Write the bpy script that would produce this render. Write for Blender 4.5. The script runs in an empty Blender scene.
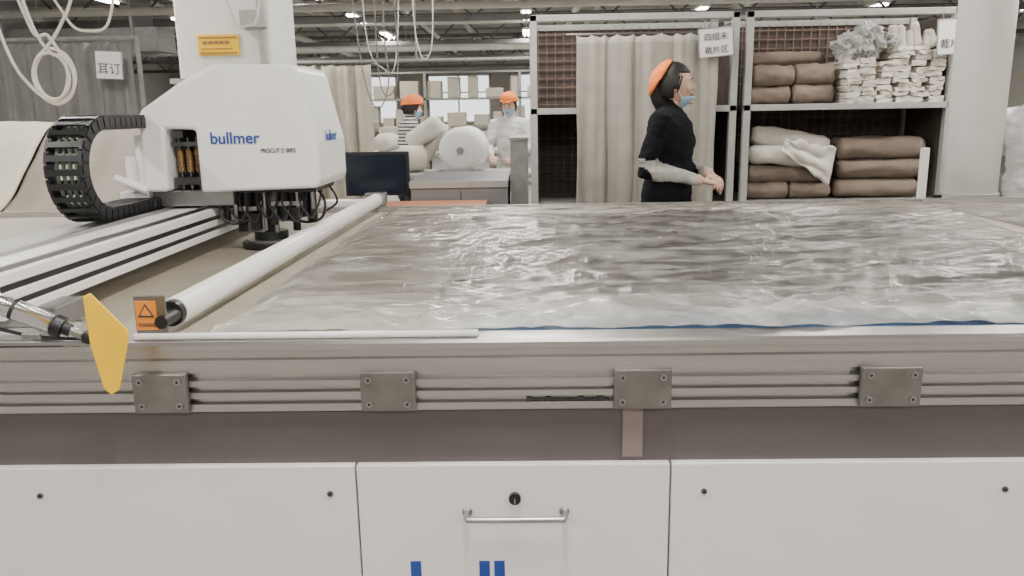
import bpy, bmesh, math, random
from mathutils import Matrix, Vector, noise
random.seed(4)
C=bpy.context.scene.collection
# ---------------------------------------------------------------- materials
def mat(name,col,rough=.5,metal=0,var=.08,scale=8,bump=0,bscale=40,emit=None,alpha=1,stretch=(1,1,1),spec=.5):
    m=bpy.data.materials.new(name); m.use_nodes=True; nt=m.node_tree; b=nt.nodes['Principled BSDF']
    tc=nt.nodes.new('ShaderNodeTexCoord'); mp=nt.nodes.new('ShaderNodeMapping'); mp.inputs['Scale'].default_value=stretch
    nt.links.new(tc.outputs['Object'],mp.inputs[0])
    n=nt.nodes.new('ShaderNodeTexNoise'); n.inputs['Scale'].default_value=scale; n.inputs['Detail'].default_value=4
    nt.links.new(mp.outputs[0],n.inputs['Vector'])
    r=nt.nodes.new('ShaderNodeValToRGB')
    r.color_ramp.elements[0].position=.3; r.color_ramp.elements[1].position=.7
    r.color_ramp.elements[0].color=tuple(c*(1-var) for c in col)+(1,)
    r.color_ramp.elements[1].color=tuple(min(1,c*(1+var)) for c in col)+(1,)
    nt.links.new(n.outputs['Fac'],r.inputs[0]); nt.links.new(r.outputs[0],b.inputs['Base Color'])
    b.inputs['Roughness'].default_value=rough; b.inputs['Metallic'].default_value=metal
    b.inputs['Specular IOR Level'].default_value=spec; b.inputs['Alpha'].default_value=alpha
    if bump:
        n2=nt.nodes.new('ShaderNodeTexNoise'); n2.inputs['Scale'].default_value=bscale; n2.inputs['Detail'].default_value=3
        nt.links.new(mp.outputs[0],n2.inputs['Vector'])
        bp=nt.nodes.new('ShaderNodeBump'); bp.inputs['Strength'].default_value=bump; bp.inputs['Distance'].default_value=.01
        nt.links.new(n2.outputs['Fac'],bp.inputs['Height']); nt.links.new(bp.outputs[0],b.inputs['Normal'])
    if emit:
        b.inputs['Emission Color'].default_value=tuple(emit[:3])+(1,); b.inputs['Emission Strength'].default_value=emit[3]
    return m
M={}
M['white']=mat('white_paint',(.84,.83,.81),.35,var=.02)
M['panel']=mat('panel_white',(.82,.785,.79),.4,var=.015)
M['pillar']=mat('pillar_white',(.78,.77,.74),.5,var=.03)
M['alu']=mat('aluminium',(.54,.52,.51),.34,1,var=.06,scale=3,stretch=(1,30,30),bump=.05)
M['alud']=mat('aluminium_dark',(.30,.29,.29),.4,.85,var=.08)
M['clamp']=mat('steel_clamp',(.25,.24,.23),.36,.9,var=.15,scale=20,bump=.1)
M['band']=mat('grey_band',(.115,.098,.098),.55,var=.04)
M['dark']=mat('dark_gap',(.02,.02,.02),.6)
M['black']=mat('black_plastic',(.012,.012,.014),.4)
M['blackm']=mat('black_metal',(.04,.04,.045),.35,.6)
M['chrome']=mat('chrome',(.7,.7,.7),.2,1)
M['steel']=mat('steel',(.40,.40,.40),.3,1)
M['steeld']=mat('dark_steel',(.16,.16,.17),.35,1)
M['blue']=mat('blue_ink',(.015,.06,.32),.4)
M['bluestrip']=mat('blue_film',(.045,.095,.18),.35)
M['ink']=mat('dark_ink',(.05,.05,.07),.5)
M['yellow']=mat('yellow_plate',(.92,.56,.008),.4,var=.04)
M['orange']=mat('orange_sticker',(.75,.25,.03),.45)
M['cap']=mat('orange_cloth',(.8,.20,.04),.8,bump=.2)
M['gold']=mat('brass_coil',(.35,.23,.11),.35,.7)
M['bed']=mat('cutting_bed_felt',(.33,.295,.235),.5,var=.1,scale=5,bump=.2,bscale=120)
M['curtgrey']=mat('grey_curtain',(.20,.19,.185),.85,var=.08,bump=.2,bscale=15)
M['curtbeige']=mat('beige_curtain',(.42,.385,.32),.85,var=.08,bump=.25,bscale=12)
M['rcurt']=mat('grey_beige_curtain',(.34,.315,.275),.85,var=.1,bump=.3,bscale=12)
M['rack']=mat('rack_paint',(.22,.22,.21),.55,var=.15,scale=20)
M['racklight']=mat('rack_light',(.38,.38,.355),.5,var=.1)
M['mesh']=mat('rust_wire',(.20,.13,.10),.7,var=.3,scale=30)
M['rackback']=mat('rack_backboard',(.09,.07,.06),.85,var=.25,scale=6)
M['roll']=mat('taupe_fabric',(.215,.165,.130),.8,var=.16,bump=.8,bscale=12)
M['rollw']=mat('white_fabric',(.64,.60,.53),.75,var=.08,bump=.5,bscale=14)
M['beige']=mat('beige_fabric',(.46,.415,.33),.6,var=.08,scale=3,bump=.2,bscale=6)
M['brownweb']=mat('brown_grey_fabric',(.20,.17,.135),.6,var=.12,scale=3,bump=.2,bscale=6)
M['paper']=mat('paper',(.80,.80,.78),.7,var=.02)
M['poly']=mat('crumpled_poly',(.45,.45,.43),.3,var=.2,scale=20,bump=.6,bscale=30)
M['hose']=mat('cream_hose',(.72,.68,.60),.4)
M['cabled']=mat('grey_cable',(.18,.17,.16),.5)
M['floor']=mat('floor_concrete',(.28,.27,.25),.5,var=.12,scale=1.5)
M['wall']=mat('wall_plaster',(.56,.53,.47),.8,var=.05,scale=1)
M['ceil']=mat('ceiling_panel',(.24,.235,.22),.8,var=.15,scale=1)
M['truss']=mat('truss_steel',(.13,.13,.125),.6,var=.2,scale=5)
M['trussl']=mat('truss_white',(.60,.58,.53),.6,var=.1,scale=5)
M['tube']=mat('lamp_tube',(1,1,1),.5,emit=(1,.98,.94,24))
M['win']=mat('window_daylight',(.9,.95,1),.5,emit=(.95,.97,1,1.8))
M['screen']=mat('screen_glass',(.012,.018,.032),.15)
M['wood']=mat('orange_board',(.33,.14,.07),.5,var=.15,stretch=(1,8,8))
M['cabg']=mat('grey_cabinet',(.22,.22,.22),.5,var=.05)
M['cabt']=mat('cabinet_top',(.11,.11,.115),.4,var=.05)
M['skin']=mat('skin',(.62,.39,.29),.55,var=.04)
M['hair']=mat('hair_black',(.012,.010,.010),.5)
M['vest']=mat('black_cloth',(.006,.006,.009),.9,var=.2,bump=.4,bscale=20,spec=.2)
M['sleeve']=mat('grey_sleeve',(.46,.435,.41),.85,var=.18,bump=.6,bscale=25)
M['pants']=mat('dark_trousers',(.03,.035,.05),.85)
M['mask']=mat('blue_mask',(.35,.55,.70),.8)
M['lip']=mat('lip',(.45,.13,.12),.5)
M['eyew']=mat('eye_white',(.8,.8,.8),.3)
M['wshirt']=mat('white_shirt',(.62,.62,.60),.85,bump=.4,bscale=20)
def stripes():
    m=bpy.data.materials.new('striped_shirt'); m.use_nodes=True; nt=m.node_tree; b=nt.nodes['Principled BSDF']
    tc=nt.nodes.new('ShaderNodeTexCoord'); w=nt.nodes.new('ShaderNodeTexWave'); w.bands_direction='Z'; w.inputs['Scale'].default_value=9
    r=nt.nodes.new('ShaderNodeValToRGB'); r.color_ramp.interpolation='CONSTANT'
    r.color_ramp.elements[0].color=(.05,.05,.06,1); r.color_ramp.elements[1].color=(.6,.58,.54,1); r.color_ramp.elements[1].position=.45
    nt.links.new(tc.outputs['Object'],w.inputs[0]); nt.links.new(w.outputs['Fac'],r.inputs[0]); nt.links.new(r.outputs[0],b.inputs['Base Color']); b.inputs['Roughness'].default_value=.85
    return m
M['stripe']=stripes()
# ---------------------------------------------------------------- helpers
def root(name,loc=(0,0,0),rot=0):
    e=bpy.data.objects.new(name,None); e.empty_display_size=.1; e.location=loc; e.rotation_euler=(0,0,rot); C.objects.link(e); return e
def fin(bm,name,m,parent=None,smooth=False,bev=0,seg=2):
    me=bpy.data.meshes.new(name); bmesh.ops.recalc_face_normals(bm,faces=bm.faces); bm.to_mesh(me); bm.free()
    o=bpy.data.objects.new(name,me); C.objects.link(o)
    for k in (m if isinstance(m,(list,tuple)) else [m]): me.materials.append(M[k] if isinstance(k,str) else k)
    if smooth:
        for p in me.polygons: p.use_smooth=True
    if bev:
        md=o.modifiers.new('bevel','BEVEL'); md.width=bev; md.segments=seg; md.limit_method='ANGLE'; md.angle_limit=math.radians(35)
    if parent: o.parent=parent
    return o
def box(bm,x0,x1,y0,y1,z0,z1,mi=0,mx=None):
    vs=[bm.verts.new(p) for p in [(x0,y0,z0),(x1,y0,z0),(x1,y1,z0),(x0,y1,z0),(x0,y0,z1),(x1,y0,z1),(x1,y1,z1),(x0,y1,z1)]]
    if mx:
        for v in vs: v.co=mx@v.co
    for f in [(0,3,2,1),(4,5,6,7),(0,1,5,4),(1,2,6,5),(2,3,7,6),(3,0,4,7)]:
        fc=bm.faces.new([vs[i] for i in f]); fc.material_index=mi
def bx(name,m,parent,*a,bev=0,mx=None):
    bm=bmesh.new(); box(bm,*a,mx=mx); return fin(bm,name,m,parent,bev=bev)
def loft(bm,rings,mi=0,cap=True,closed=False):
    R=[[bm.verts.new(p) for p in r] for r in rings]; n=len(R[0])
    pairs=list(zip(R,R[1:]))+([(R[-1],R[0])] if closed else [])
    for a,b in pairs:
        for i in range(n):
            f=bm.faces.new((a[i],a[(i+1)%n],b[(i+1)%n],b[i])); f.material_index=mi
    if cap and not closed:
        f=bm.faces.new(R[0][::-1]); f.material_index=mi
        f=bm.faces.new(R[-1]); f.material_index=mi
def tube(bm,pts,rad,n=10,mi=0,closed=False):
    pts=[Vector(p) for p in pts]
    if not isinstance(rad,(list,tuple)): rad=[rad]*len(pts)
    rings=[]; u=None
    for i,p in enumerate(pts):
        if closed: t=(pts[(i+1)%len(pts)]-pts[i-1]).normalized()
        else: t=(pts[min(i+1,len(pts)-1)]-pts[max(i-1,0)]).normalized()
        if u is None:
            u=t.cross(Vector((0,0,1)) if abs(t.z)<.9 else Vector((1,0,0))).normalized()
        else:
            u=(u-t*u.dot(t)).normalized()
        w=t.cross(u); r=rad[i]
        rings.append([p+(u*math.cos(a)+w*math.sin(a))*r for a in [2*math.pi*k/n for k in range(n)]])
    loft(bm,rings,mi,closed=closed)
def spline(pts,k=8,closed=False):
    P=[Vector(p) for p in pts]; out=[]; n=len(P)
    for i in range(n if closed else n-1):
        if closed: a,b,c,d=P[i-1],P[i],P[(i+1)%n],P[(i+2)%n]
        else: a,b,c,d=P[max(i-1,0)],P[i],P[i+1],P[min(i+2,n-1)]
        for j in range(k):
            t=j/k; out.append(.5*((2*b)+(c-a)*t+(2*a-5*b+4*c-d)*t*t+(3*b-a-3*c+d)*t**3))
    if not closed: out.append(P[-1])
    return out
def ell(bm,c,r,mi=0,seg=20,rings=14,mx=None):
    res=bmesh.ops.create_uvsphere(bm,u_segments=seg,v_segments=rings,radius=1)
    for v in res['verts']:
        p=Vector((v.co.x*r[0],v.co.y*r[1],v.co.z*r[2]))
        if mx: p=mx@p
        v.co=p+Vector(c)
    for v in res['verts']:
        for f in v.link_faces: f.material_index=mi
def cyl(bm,p0,p1,r,n=20,mi=0): tube(bm,[p0,p1],r,n,mi)
def extr(bm,poly,axis,a,b,mi=0):
    def P(p,s): return {'x':(s,p[0],p[1]),'y':(p[0],s,p[1]),'z':(p[0],p[1],s)}[axis]
    A=[bm.verts.new(P(p,a)) for p in poly]; B=[bm.verts.new(P(p,b)) for p in poly]; n=len(poly)
    for i in range(n):
        f=bm.faces.new((A[i],A[(i+1)%n],B[(i+1)%n],B[i])); f.material_index=mi
    for q in (A[::-1],B):
        f=bm.faces.new(q); f.material_index=mi
def text(name,body,m,parent,loc,size,rot=(math.pi/2,0,0),bold=0,width=None,align='LEFT'):
    cu=bpy.data.curves.new(name,'FONT'); cu.body=body; cu.size=size; cu.extrude=.0006; cu.offset=bold; cu.align_x=align
    o=bpy.data.objects.new(name,cu); C.objects.link(o); cu.materials.append(M[m])
    o.location=loc; o.rotation_euler=rot
    if parent: o.parent=parent
    bpy.context.view_layer.update()
    if width and o.dimensions.x>0: o.scale[0]=width/o.dimensions.x
    return o
def remesh(o,vox,smooth=4):
    a=o.modifiers.new('r','REMESH'); a.mode='VOXEL'; a.voxel_size=vox; a.use_smooth_shade=True
    s=o.modifiers.new('s','SMOOTH'); s.iterations=smooth; s.factor=.5
    dg=bpy.context.evaluated_depsgraph_get(); me=bpy.data.meshes.new_from_object(o.evaluated_get(dg))
    mats=[x for x in o.data.materials]; o.modifiers.clear(); o.data=me
    me.materials.clear()
    for x in mats: me.materials.append(x)
    for p in me.polygons: p.use_smooth=True
    return o
# ---------------------------------------------------------------- room
X0,X1,Y0,Y1,ZC=-13,13,-5,30,3.7
bx('floor','floor',None,X0,X1,Y0,Y1,-.1,0)
bx('ceiling','ceil',None,X0,X1,Y0,Y1,ZC,ZC+.1)
bx('wall_left','wall',None,X0-.15,X0,Y0,Y1,0,ZC)
bx('wall_right','wall',None,X1,X1+.15,Y0,Y1,0,ZC)
bx('wall_front','wall',None,X0,X1,Y0-.15,Y0,0,ZC)
bx('wall_back','wall',None,X0,X1,Y1,Y1+.15,0,ZC)
for i,x in enumerate([-10.5,-7,-3.6,-.6,2.4,6,9.5]):
    w=root('window_%d'%(i+1)); bx('glass','win',w,x,x+2.2,Y1-.02,Y1-.005,1.1,2.7)
    bm=bmesh.new()
    for a in (x-.05,x+1.07,x+2.2): box(bm,a,a+.06,Y1-.06,Y1-.001,1.05,2.75)
    for z in (1.05,2.1,2.7): box(bm,x-.05,x+2.26,Y1-.06,Y1-.001,z,z+.05)
    fin(bm,'frame','white',w)
bm=bmesh.new()
for y in (9,13.5,18,22.5,27):
    for z in (2.85,3.4): box(bm,X0+.01,X1-.01,y,y+.09,z,z+.09)
    x=X0+.05
    while x<X1-1.1:
        tube(bm,[(x,y+.045,2.9),(x+.55,y+.045,3.42)],.02,6); tube(bm,[(x+.55,y+.045,3.42),(x+1.1,y+.045,2.9)],.02,6); x+=1.1
fin(bm,'ceiling_truss','truss')
bm=bmesh.new()
for x in (-11,-7.5,-4.6,-1.5,1.5,4.6,7.5,11): box(bm,x-.06,x+.06,Y0,Y1,3.52,3.68)
for y in [6+1.6*i for i in range(15)]: box(bm,X0,X1,y,y+.07,3.6,3.69)
fin(bm,'ceiling_beam','trussl')
bm=bmesh.new()
for y,z,r in ((10.8,2.75,.05),(15.6,3.1,.09),(19.8,3.0,.06),(12.2,3.15,.04),(16.9,2.7,.07)): cyl(bm,(X0,y,z),(X1,y,z),r,12)
for x,z,r in ((-5.4,3.2,.07),(-2.2,3.25,.05),(.9,3.2,.06),(4.0,3.25,.05)): cyl(bm,(x,7,z),(x,Y1-.05,z),r,12)
fin(bm,'ceiling_pipe','trussl',smooth=True)
bm=bmesh.new(); box(bm,-12.9,-5.6,12.6,13.2,2.4,2.75)
for x in (-11,-8,-6): box(bm,x,x+.05,12.55,13.25,2.35,3.5)
fin(bm,'air_duct','rack')
for x in (-9,-6,-3,0,3,6,9):
    for y in (-2.5,1.0,4.5,8,11.6,14.8,18,21.2,25):
        z=3.05
        r=root('fluorescent_lamp')
        bm=bmesh.new(); box(bm,x-.09,x+.09,y-.62,y+.62,z+.02,z+.06)
        for s in (-.5,.5): cyl(bm,(x,y+s,z+.05),(x,y+s,ZC),.006,6)
        fin(bm,'housing','white',r)
        bm=bmesh.new()
        for s in (-.04,.04): cyl(bm,(x+s,y-.6,z),(x+s,y+.6,z),.018,8)
        fin(bm,'tubes','tube',r)
        if abs(x)<=6 and y<22 and (y<9 or abs(x)<=3 or abs(x)==6 and y in (14.8,21.2)):
            L=bpy.data.lights.new('lamp_light','AREA'); L.shape='RECTANGLE'; L.size=.18; L.size_y=1.2; L.energy=63; L.color=(1,.96,.89)
            lo=bpy.data.objects.new('lamp_light',L); lo.location=(x,y,z-.03); C.objects.link(lo); lo.parent=r
w=bpy.data.worlds.new('w'); bpy.context.scene.world=w; w.use_nodes=True
w.node_tree.nodes['Background'].inputs[0].default_value=(.8,.85,.9,1); w.node_tree.nodes['Background'].inputs[1].default_value=.5
# ---------------------------------------------------------------- cutting table
T=root('cutting_table')
XL,XR=-3.4,3.4
bx('bed','bed',T,XL,XR,1.66,3.87,.80,.93)
bx('body_core','dark',T,XL,XR,1.66,3.86,.06,.80)
bm=bmesh.new()
prof=[(1.665,.935),(1.60,.935),(1.592,.930),(1.592,.918),(1.603,.914),(1.603,.899),(1.594,.896),(1.594,.868),(1.609,.865),(1.609,.854),(1.594,.851),(1.594,.838),(1.609,.835),(1.609,.828),(1.594,.825),(1.594,.812),(1.609,.809),(1.609,.802),(1.594,.799),(1.594,.783),(1.60,.780),(1.665,.780)]
extr(bm,prof,'x',XL,XR); fin(bm,'front_rail','alu',T)
bm=bmesh.new(); box(bm,XL,XR,3.87,3.93,.80,.945); box(bm,XL,XR,3.88,3.90,.945,.955)
for i in range(130): box(bm,-.7+i*.02,-.69+i*.02,3.868,3.878,.945,.953)
fin(bm,'back_rail','alu',T)
bx('blue_edge_strip','bluestrip',T,-.15,2.2,1.668,1.86,.93,.9312)
bx('front_band','band',T,XL,XR,1.615,1.66,.655,.79)
bx('band_tape',mat('tape',(.27,.205,.205),.5),T,.195,.238,1.6115,1.6149,.665,.782)
bm=bmesh.new()
for a,b in ((XL,-1.90),(-1.896,-.384),(-.380,.296),(.300,1.84),(1.846,XR)): box(bm,a,b,1.598,1.64,.10,.655)
fin(bm,'cabinet_panels','panel',T,bev=.003)
bx('plinth','dark',T,XL+.05,XR-.05,1.64,1.66,0.0,.66)
for i in range(6): bx('foot_%d'%i,'blackm',T,XL+.1+i*1.3,XL+.2+i*1.3,1.7,1.8,0,.08)
bm=bmesh.new()
for x,z in ((-1.08,.59),(-.44,.59),(.37,.59),(1.01,.59)):
    cyl(bm,(x,1.598,z),(x,1.5945,z),.0065,14); cyl(bm,(x,1.5955,z),(x,1.5935,z),.003,6,1)
fin(bm,'panel_screws',['steeld','dark'],T)
bm=bmesh.new(); cyl(bm,(-.038,1.60,.578),(-.038,1.588,.578),.013,24); cyl(bm,(-.038,1.59,.578),(-.038,1.582,.578),.009,20); box(bm,-.0395,-.0365,1.580,1.583,.572,.584,1)
fin(bm,'cabinet_lock',['black','steel'],T)
bm=bmesh.new(); tube(bm,spline([(-.142,1.60,.546),(-.142,1.575,.544),(-.137,1.566,.543),(-.125,1.564,.543),(.052,1.564,.543),(.064,1.566,.543),(.069,1.575,.544),(.069,1.60,.546)],5),.0065,12)
for x in (-.142,.069): cyl(bm,(x,1.599,.546),(x,1.594,.546),.011,16)
fin(bm,'cabinet_handle','steel',T,smooth=True)
text('cabinet_lettering','bullmer','blue',T,(-.276,1.5975,.262),.23,bold=.0075,width=.47)
def clamp(x0,x1):
    bm=bmesh.new(); box(bm,x0,x1,1.580,1.594,.785,.872)
    fin(bm,'clamp_plate','clamp',T,bev=.003)
    bm=bmesh.new()
    for x in (x0+.018,x1-.018):
        for z in (.802,.855):
            cyl(bm,(x,1.580,z),(x,1.576,z),.007,14); cyl(bm,(x,1.577,z),(x,1.5755,z),.0035,6,1)
    fin(bm,'clamp_bolts',['steel','dark'],T)
for a,b in ((-.838,-.722),(-.357,-.241),(.172,.292),(.68,.805),(-1.5,-1.38),(1.3,1.42)): clamp(a,b)
bm=bmesh.new()
for x in (-.01,.03,.10,.14): box(bm,x,x+.012,1.592,1.6,.801,.809)
box(bm,.0,.165,1.5935,1.6,.803,.806)
fin(bm,'rail_slot_hardware','dark',T)
# fabric ply and plastic film
def hgt(x,y):
    wx=.16*noise.noise(Vector((x*1.6,y*1.8,8))); wy=.12*noise.noise(Vector((x*1.5,y*2.0,18)))
    x+=wx; y+=wy
    a=abs(noise.noise(Vector((x*1.1+1.6*y,y*5.6-x*1.8,0)))); b=abs(noise.noise(Vector((x*2.2-2.5*y+3,y*10-x*4+7,1)))); c=noise.noise(Vector((x*1.2,y*1.6,5)))
    d=abs(noise.noise(Vector((x*5-5*y,y*19-x*7,2)))); e=abs(noise.noise(Vector((x*7+y*7,y*9-x*7,12)))); f=abs(noise.noise(Vector((x*13+y*4,y*24+x*6,22))))
    return .015*(.5-a*2)+.010*(.5-b*2)+.007*c+.0052*(.5-2*d)+.0050*(.5-2*e)+.0022*(.5-2*f)
def sheet(name,m,x0,x1,y0,y1,z,nx,ny,amp,edge,parent,wob=.02,seed=0,skew=.12,hem=0):
    bm=bmesh.new(); g=[]
    for j in range(ny+1):
        row=[]
        for i in range(nx+1):
            u=i/nx; v=j/ny
            ya=y0+wob*(noise.noise(Vector((u*9,seed,0)))+.6*noise.noise(Vector((u*31,seed,3)))); yb=y1+wob*noise.noise(Vector((u*6,seed+5,0)))
            xa=x0+wob*noise.noise(Vector((v*7,seed+9,0))); xb=x1+wob*noise.noise(Vector((v*7,seed+2,0)))+skew*v
            x=xa+(xb-xa)*u; y=ya+(yb-ya)*v
            e=max(0,min(1,min(y-ya,yb-y,x-xa,xb-x)/edge)); e=e*e*(3-2*e)
            base=.9328+(z-.9328)*e
            hm=0
            if hem:
                t=y-ya
                hm=hem*(.3+abs(noise.noise(Vector((x*13+t*14,t*9,3))))*1.3)*math.exp(-((t-.03)/.03)**2)+hem*.7*math.exp(-((t-.12-.04*noise.noise(Vector((x*2.5,0,4))))/.014)**2)*max(0,.4+noise.noise(Vector((x*4,1,2))))+hem*.6*abs(noise.noise(Vector((x*6-t*20,t*16+x*3,7))))*math.exp(-((t-.09)/.09)**2)
            row.append(bm.verts.new((x,y,max(.9326+.0004*seed/4,base+(.25+.75*e)*amp*hgt(x,y)+max(hm,0)))))
        g.append(row)
    for j in range(ny):
        for i in range(nx): bm.faces.new((g[j][i],g[j][i+1],g[j+1][i+1],g[j+1][i]))
    return fin(bm,name,m,parent,smooth=True)
def filmmat():
    m=bpy.data.materials.new('plastic_film'); m.use_nodes=True; nt=m.node_tree; b=nt.nodes['Principled BSDF']
    tc=nt.nodes.new('ShaderNodeTexCoord'); mp=nt.nodes.new('ShaderNodeMapping'); mp.inputs['Scale'].default_value=(1.1,4.5,1); mp.inputs['Rotation'].default_value=(0,0,.32)
    nt.links.new(tc.outputs['Object'],mp.inputs[0])
    n=nt.nodes.new('ShaderNodeTexNoise'); n.inputs['Scale'].default_value=2.8; n.inputs['Detail'].default_value=10; n.inputs['Distortion'].default_value=.9
    nt.links.new(mp.outputs[0],n.inputs['Vector'])
    r=nt.nodes.new('ShaderNodeMapRange'); r.inputs[1].default_value=.42; r.inputs[2].default_value=.70; r.inputs[3].default_value=.06; r.inputs[4].default_value=.38
    nt.links.new(n.outputs['Fac'],r.inputs[0])
    sx=nt.nodes.new('ShaderNodeSeparateXYZ'); nt.links.new(tc.outputs['Object'],sx.inputs[0])
    ym=nt.nodes.new('ShaderNodeMapRange'); ym.inputs[1].default_value=1.98; ym.inputs[2].default_value=1.74; ym.inputs[3].default_value=0; ym.inputs[4].default_value=.24
    nt.links.new(sx.outputs[1],ym.inputs[0])
    a2=nt.nodes.new('ShaderNodeMath'); a2.operation='ADD'; a2.use_clamp=True; nt.links.new(r.outputs[0],a2.inputs[0]); nt.links.new(ym.outputs[0],a2.inputs[1])
    b.inputs['Base Color'].default_value=(.72,.70,.66,1); b.inputs['Roughness'].default_value=.5
    n2=nt.nodes.new('ShaderNodeTexNoise'); n2.inputs['Scale'].default_value=11; n2.inputs['Detail'].default_value=7; n2.inputs['Distortion'].default_value=1.2
    nt.links.new(mp.outputs[0],n2.inputs['Vector']); bp=nt.nodes.new('ShaderNodeBump'); bp.inputs['Strength'].default_value=.55; bp.inputs['Distance'].default_value=.008
    nt.links.new(n2.outputs['Fac'],bp.inputs['Height']); nt.links.new(bp.outputs[0],b.inputs['Normal'])
    tr=nt.nodes.new('ShaderNodeBsdfTransparent'); gl=nt.nodes.new('ShaderNodeBsdfGlossy'); gl.inputs['Roughness'].default_value=.18; nt.links.new(bp.outputs[0],gl.inputs['Normal'])
    gl.inputs['Color'].default_value=(.78,.77,.75,1)
    fr=nt.nodes.new('ShaderNodeFresnel'); fr.inputs['IOR'].default_value=1.38; nt.links.new(bp.outputs[0],fr.inputs['Normal'])
    mx=nt.nodes.new('ShaderNodeMixShader'); mx2=nt.nodes.new('ShaderNodeMixShader'); out=nt.nodes['Material Output']
    nt.links.new(a2.outputs[0],mx.inputs[0]); nt.links.new(tr.outputs[0],mx.inputs[1]); nt.links.new(b.outputs[0],mx.inputs[2])
    nt.links.new(fr.outputs[0],mx2.inputs[0]); nt.links.new(mx.outputs[0],mx2.inputs[1]); nt.links.new(gl.outputs[0],mx2.inputs[2]); nt.links.new(mx2.outputs[0],out.inputs[0])
    return m
M['film']=filmmat()
M['ply']=mat('knit_fabric_dark',(.095,.084,.075),.75,var=.3,scale=3,stretch=(1,4,1),bump=.2,bscale=60)  # ply tone steps from dark at right to pale at left
M['plyl']=mat('knit_fabric_pale',(.27,.24,.195),.75,var=.12,scale=3,stretch=(1,4,1),bump=.2,bscale=60)
M['plym']=mat('knit_fabric_mid',(.17,.15,.128),.75,var=.2,scale=3,stretch=(1,4,1),bump=.2,bscale=60)
F=sheet('fabric_ply','ply',.18,1.52,1.88,3.66,.940,100,90,.12,.03,None,.02,1,skew=.10)
F3=sheet('fabric_ply.002','plym',-.24,.185,1.87,3.68,.940,50,90,.12,.03,None,.02,5,skew=.0)
F2=sheet('fabric_ply.001','plyl',-.66,-.235,1.86,3.70,.940,50,90,.12,.03,None,.02,3,skew=-.02)
P_=sheet('plastic_film_sheet','film',-.70,1.74,1.676,3.83,.957,420,360,1.0,.10,None,.024,4,hem=.020)
P2=sheet('plastic_film_sheet.001','film',1.90,3.0,1.70,3.80,.944,80,100,.5,.08,None,.02,11)
# ---------------------------------------------------------------- roller bar and thin rod
R_=root('film_roller_tube')
bm=bmesh.new(); cyl(bm,(-.795,1.72,.972),(-.745,3.93,.985),.032,32); fin(bm,'tube','white',R_)
for p in R_.children[0].data.polygons: p.use_smooth=len(p.vertices)==4
bm=bmesh.new(); cyl(bm,(-.7955,1.700,.972),(-.795,1.724,.972),.029,24); cyl(bm,(-.796,1.685,.972),(-.7955,1.702,.972),.014,16); fin(bm,'end_cap','black',R_)
bx('rear_bracket','steel',R_,-.80,-.70,3.90,3.96,.945,1.02,bev=.004)
bm=bmesh.new(); tube(bm,[(-.84,1.622,.9425),(-.11,1.622,.9425)],.0075,12); fin(bm,'thin_white_rod','white',smooth=True)
B=root('warning_bracket')
bx('plate','clamp',B,-.840,-.772,1.632,1.638,.936,1.03,bev=.002)
bx('foot_plate','clamp',B,-.840,-.762,1.632,1.655,.935,.942,bev=.002)
bx('sticker','orange',B,-.836,-.792,1.6295,1.6318,.955,1.018)
bm=bmesh.new(); extr(bm,[(-.832,.983),(-.796,.983),(-.814,1.013)],'y',1.6282,1.6294); fin(bm,'sticker_symbol','ink',B)
bm=bmesh.new(); extr(bm,[(-.826,.987),(-.802,.987),(-.814,1.007)],'y',1.6276,1.6281); fin(bm,'sticker_triangle','orange',B)
text('sticker_text','WARNING','ink',B,(-.833,1.6292,.962),.012,width=.038)
bm=bmesh.new(); cyl(bm,(-.782,1.625,.972),(-.782,1.70,.972),.014,20); fin(bm,'spindle_bush','black',B)
Fl=root('yellow_flag_plate',(-.845,1.50,.030),math.radians(20))
bm=bmesh.new(); extr(bm,[(-.022,1.030),(-.008,1.036),(.050,.955),(.050,.938),(.022,.835),(.006,.825),(-.006,.84),(-.020,.93)],'y',0,.006); fin(bm,'plate','yellow',Fl,bev=.002)
bm=bmesh.new(); cyl(bm,(-.002,.006,.925),(-.002,.10,.925),.006,12); fin(bm,'mounting_pin','steeld',Fl)
A=root('pneumatic_cylinder')
bm=bmesh.new()
a=Vector((-1.35,1.45,1.205)); b=Vector((-.885,1.55,.957)); d=b-a
cyl(bm,a,a+d*.86,.021,28); o=fin(bm,'barrel','chrome',A)
for p in o.data.polygons: p.use_smooth=len(p.vertices)==4
bm=bmesh.new(); cyl(bm,a+d*.85,a+d*.88,.023,24); cyl(bm,a+d*.70,a+d*.712,.0222,24); cyl(bm,a+d*.88,a+d*.91,.013,16); cyl(bm,a+d*.96,a+d*1.02,.014,16); fin(bm,'collars','black',A)
bm=bmesh.new(); cyl(bm,a+d*.80,b,.009,16); ell(bm,b,(.018,.014,.018)); fin(bm,'piston_rod','steel',A,smooth=True)
bm=bmesh.new(); tube(bm,spline([(-1.3,1.55,1.02),(-1.15,1.55,1.0),(-1.0,1.55,.965),(-.85,1.58,.950)]),.004,8); fin(bm,'air_lines','black',A,smooth=True)
bm=bmesh.new(); box(bm,-1.6,-.98,1.59,1.68,.935,.962); box(bm,-1.6,-1.05,1.63,1.68,.962,.985); fin(bm,'mounting_rail','racklight',A,bev=.004)
bm=bmesh.new(); box(bm,-1.6,-.86,1.575,1.592,.938,.948); box(bm,-1.03,-.99,1.54,1.63,.962,.975); fin(bm,'slide_bar','steel',A,bev=.002)
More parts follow.
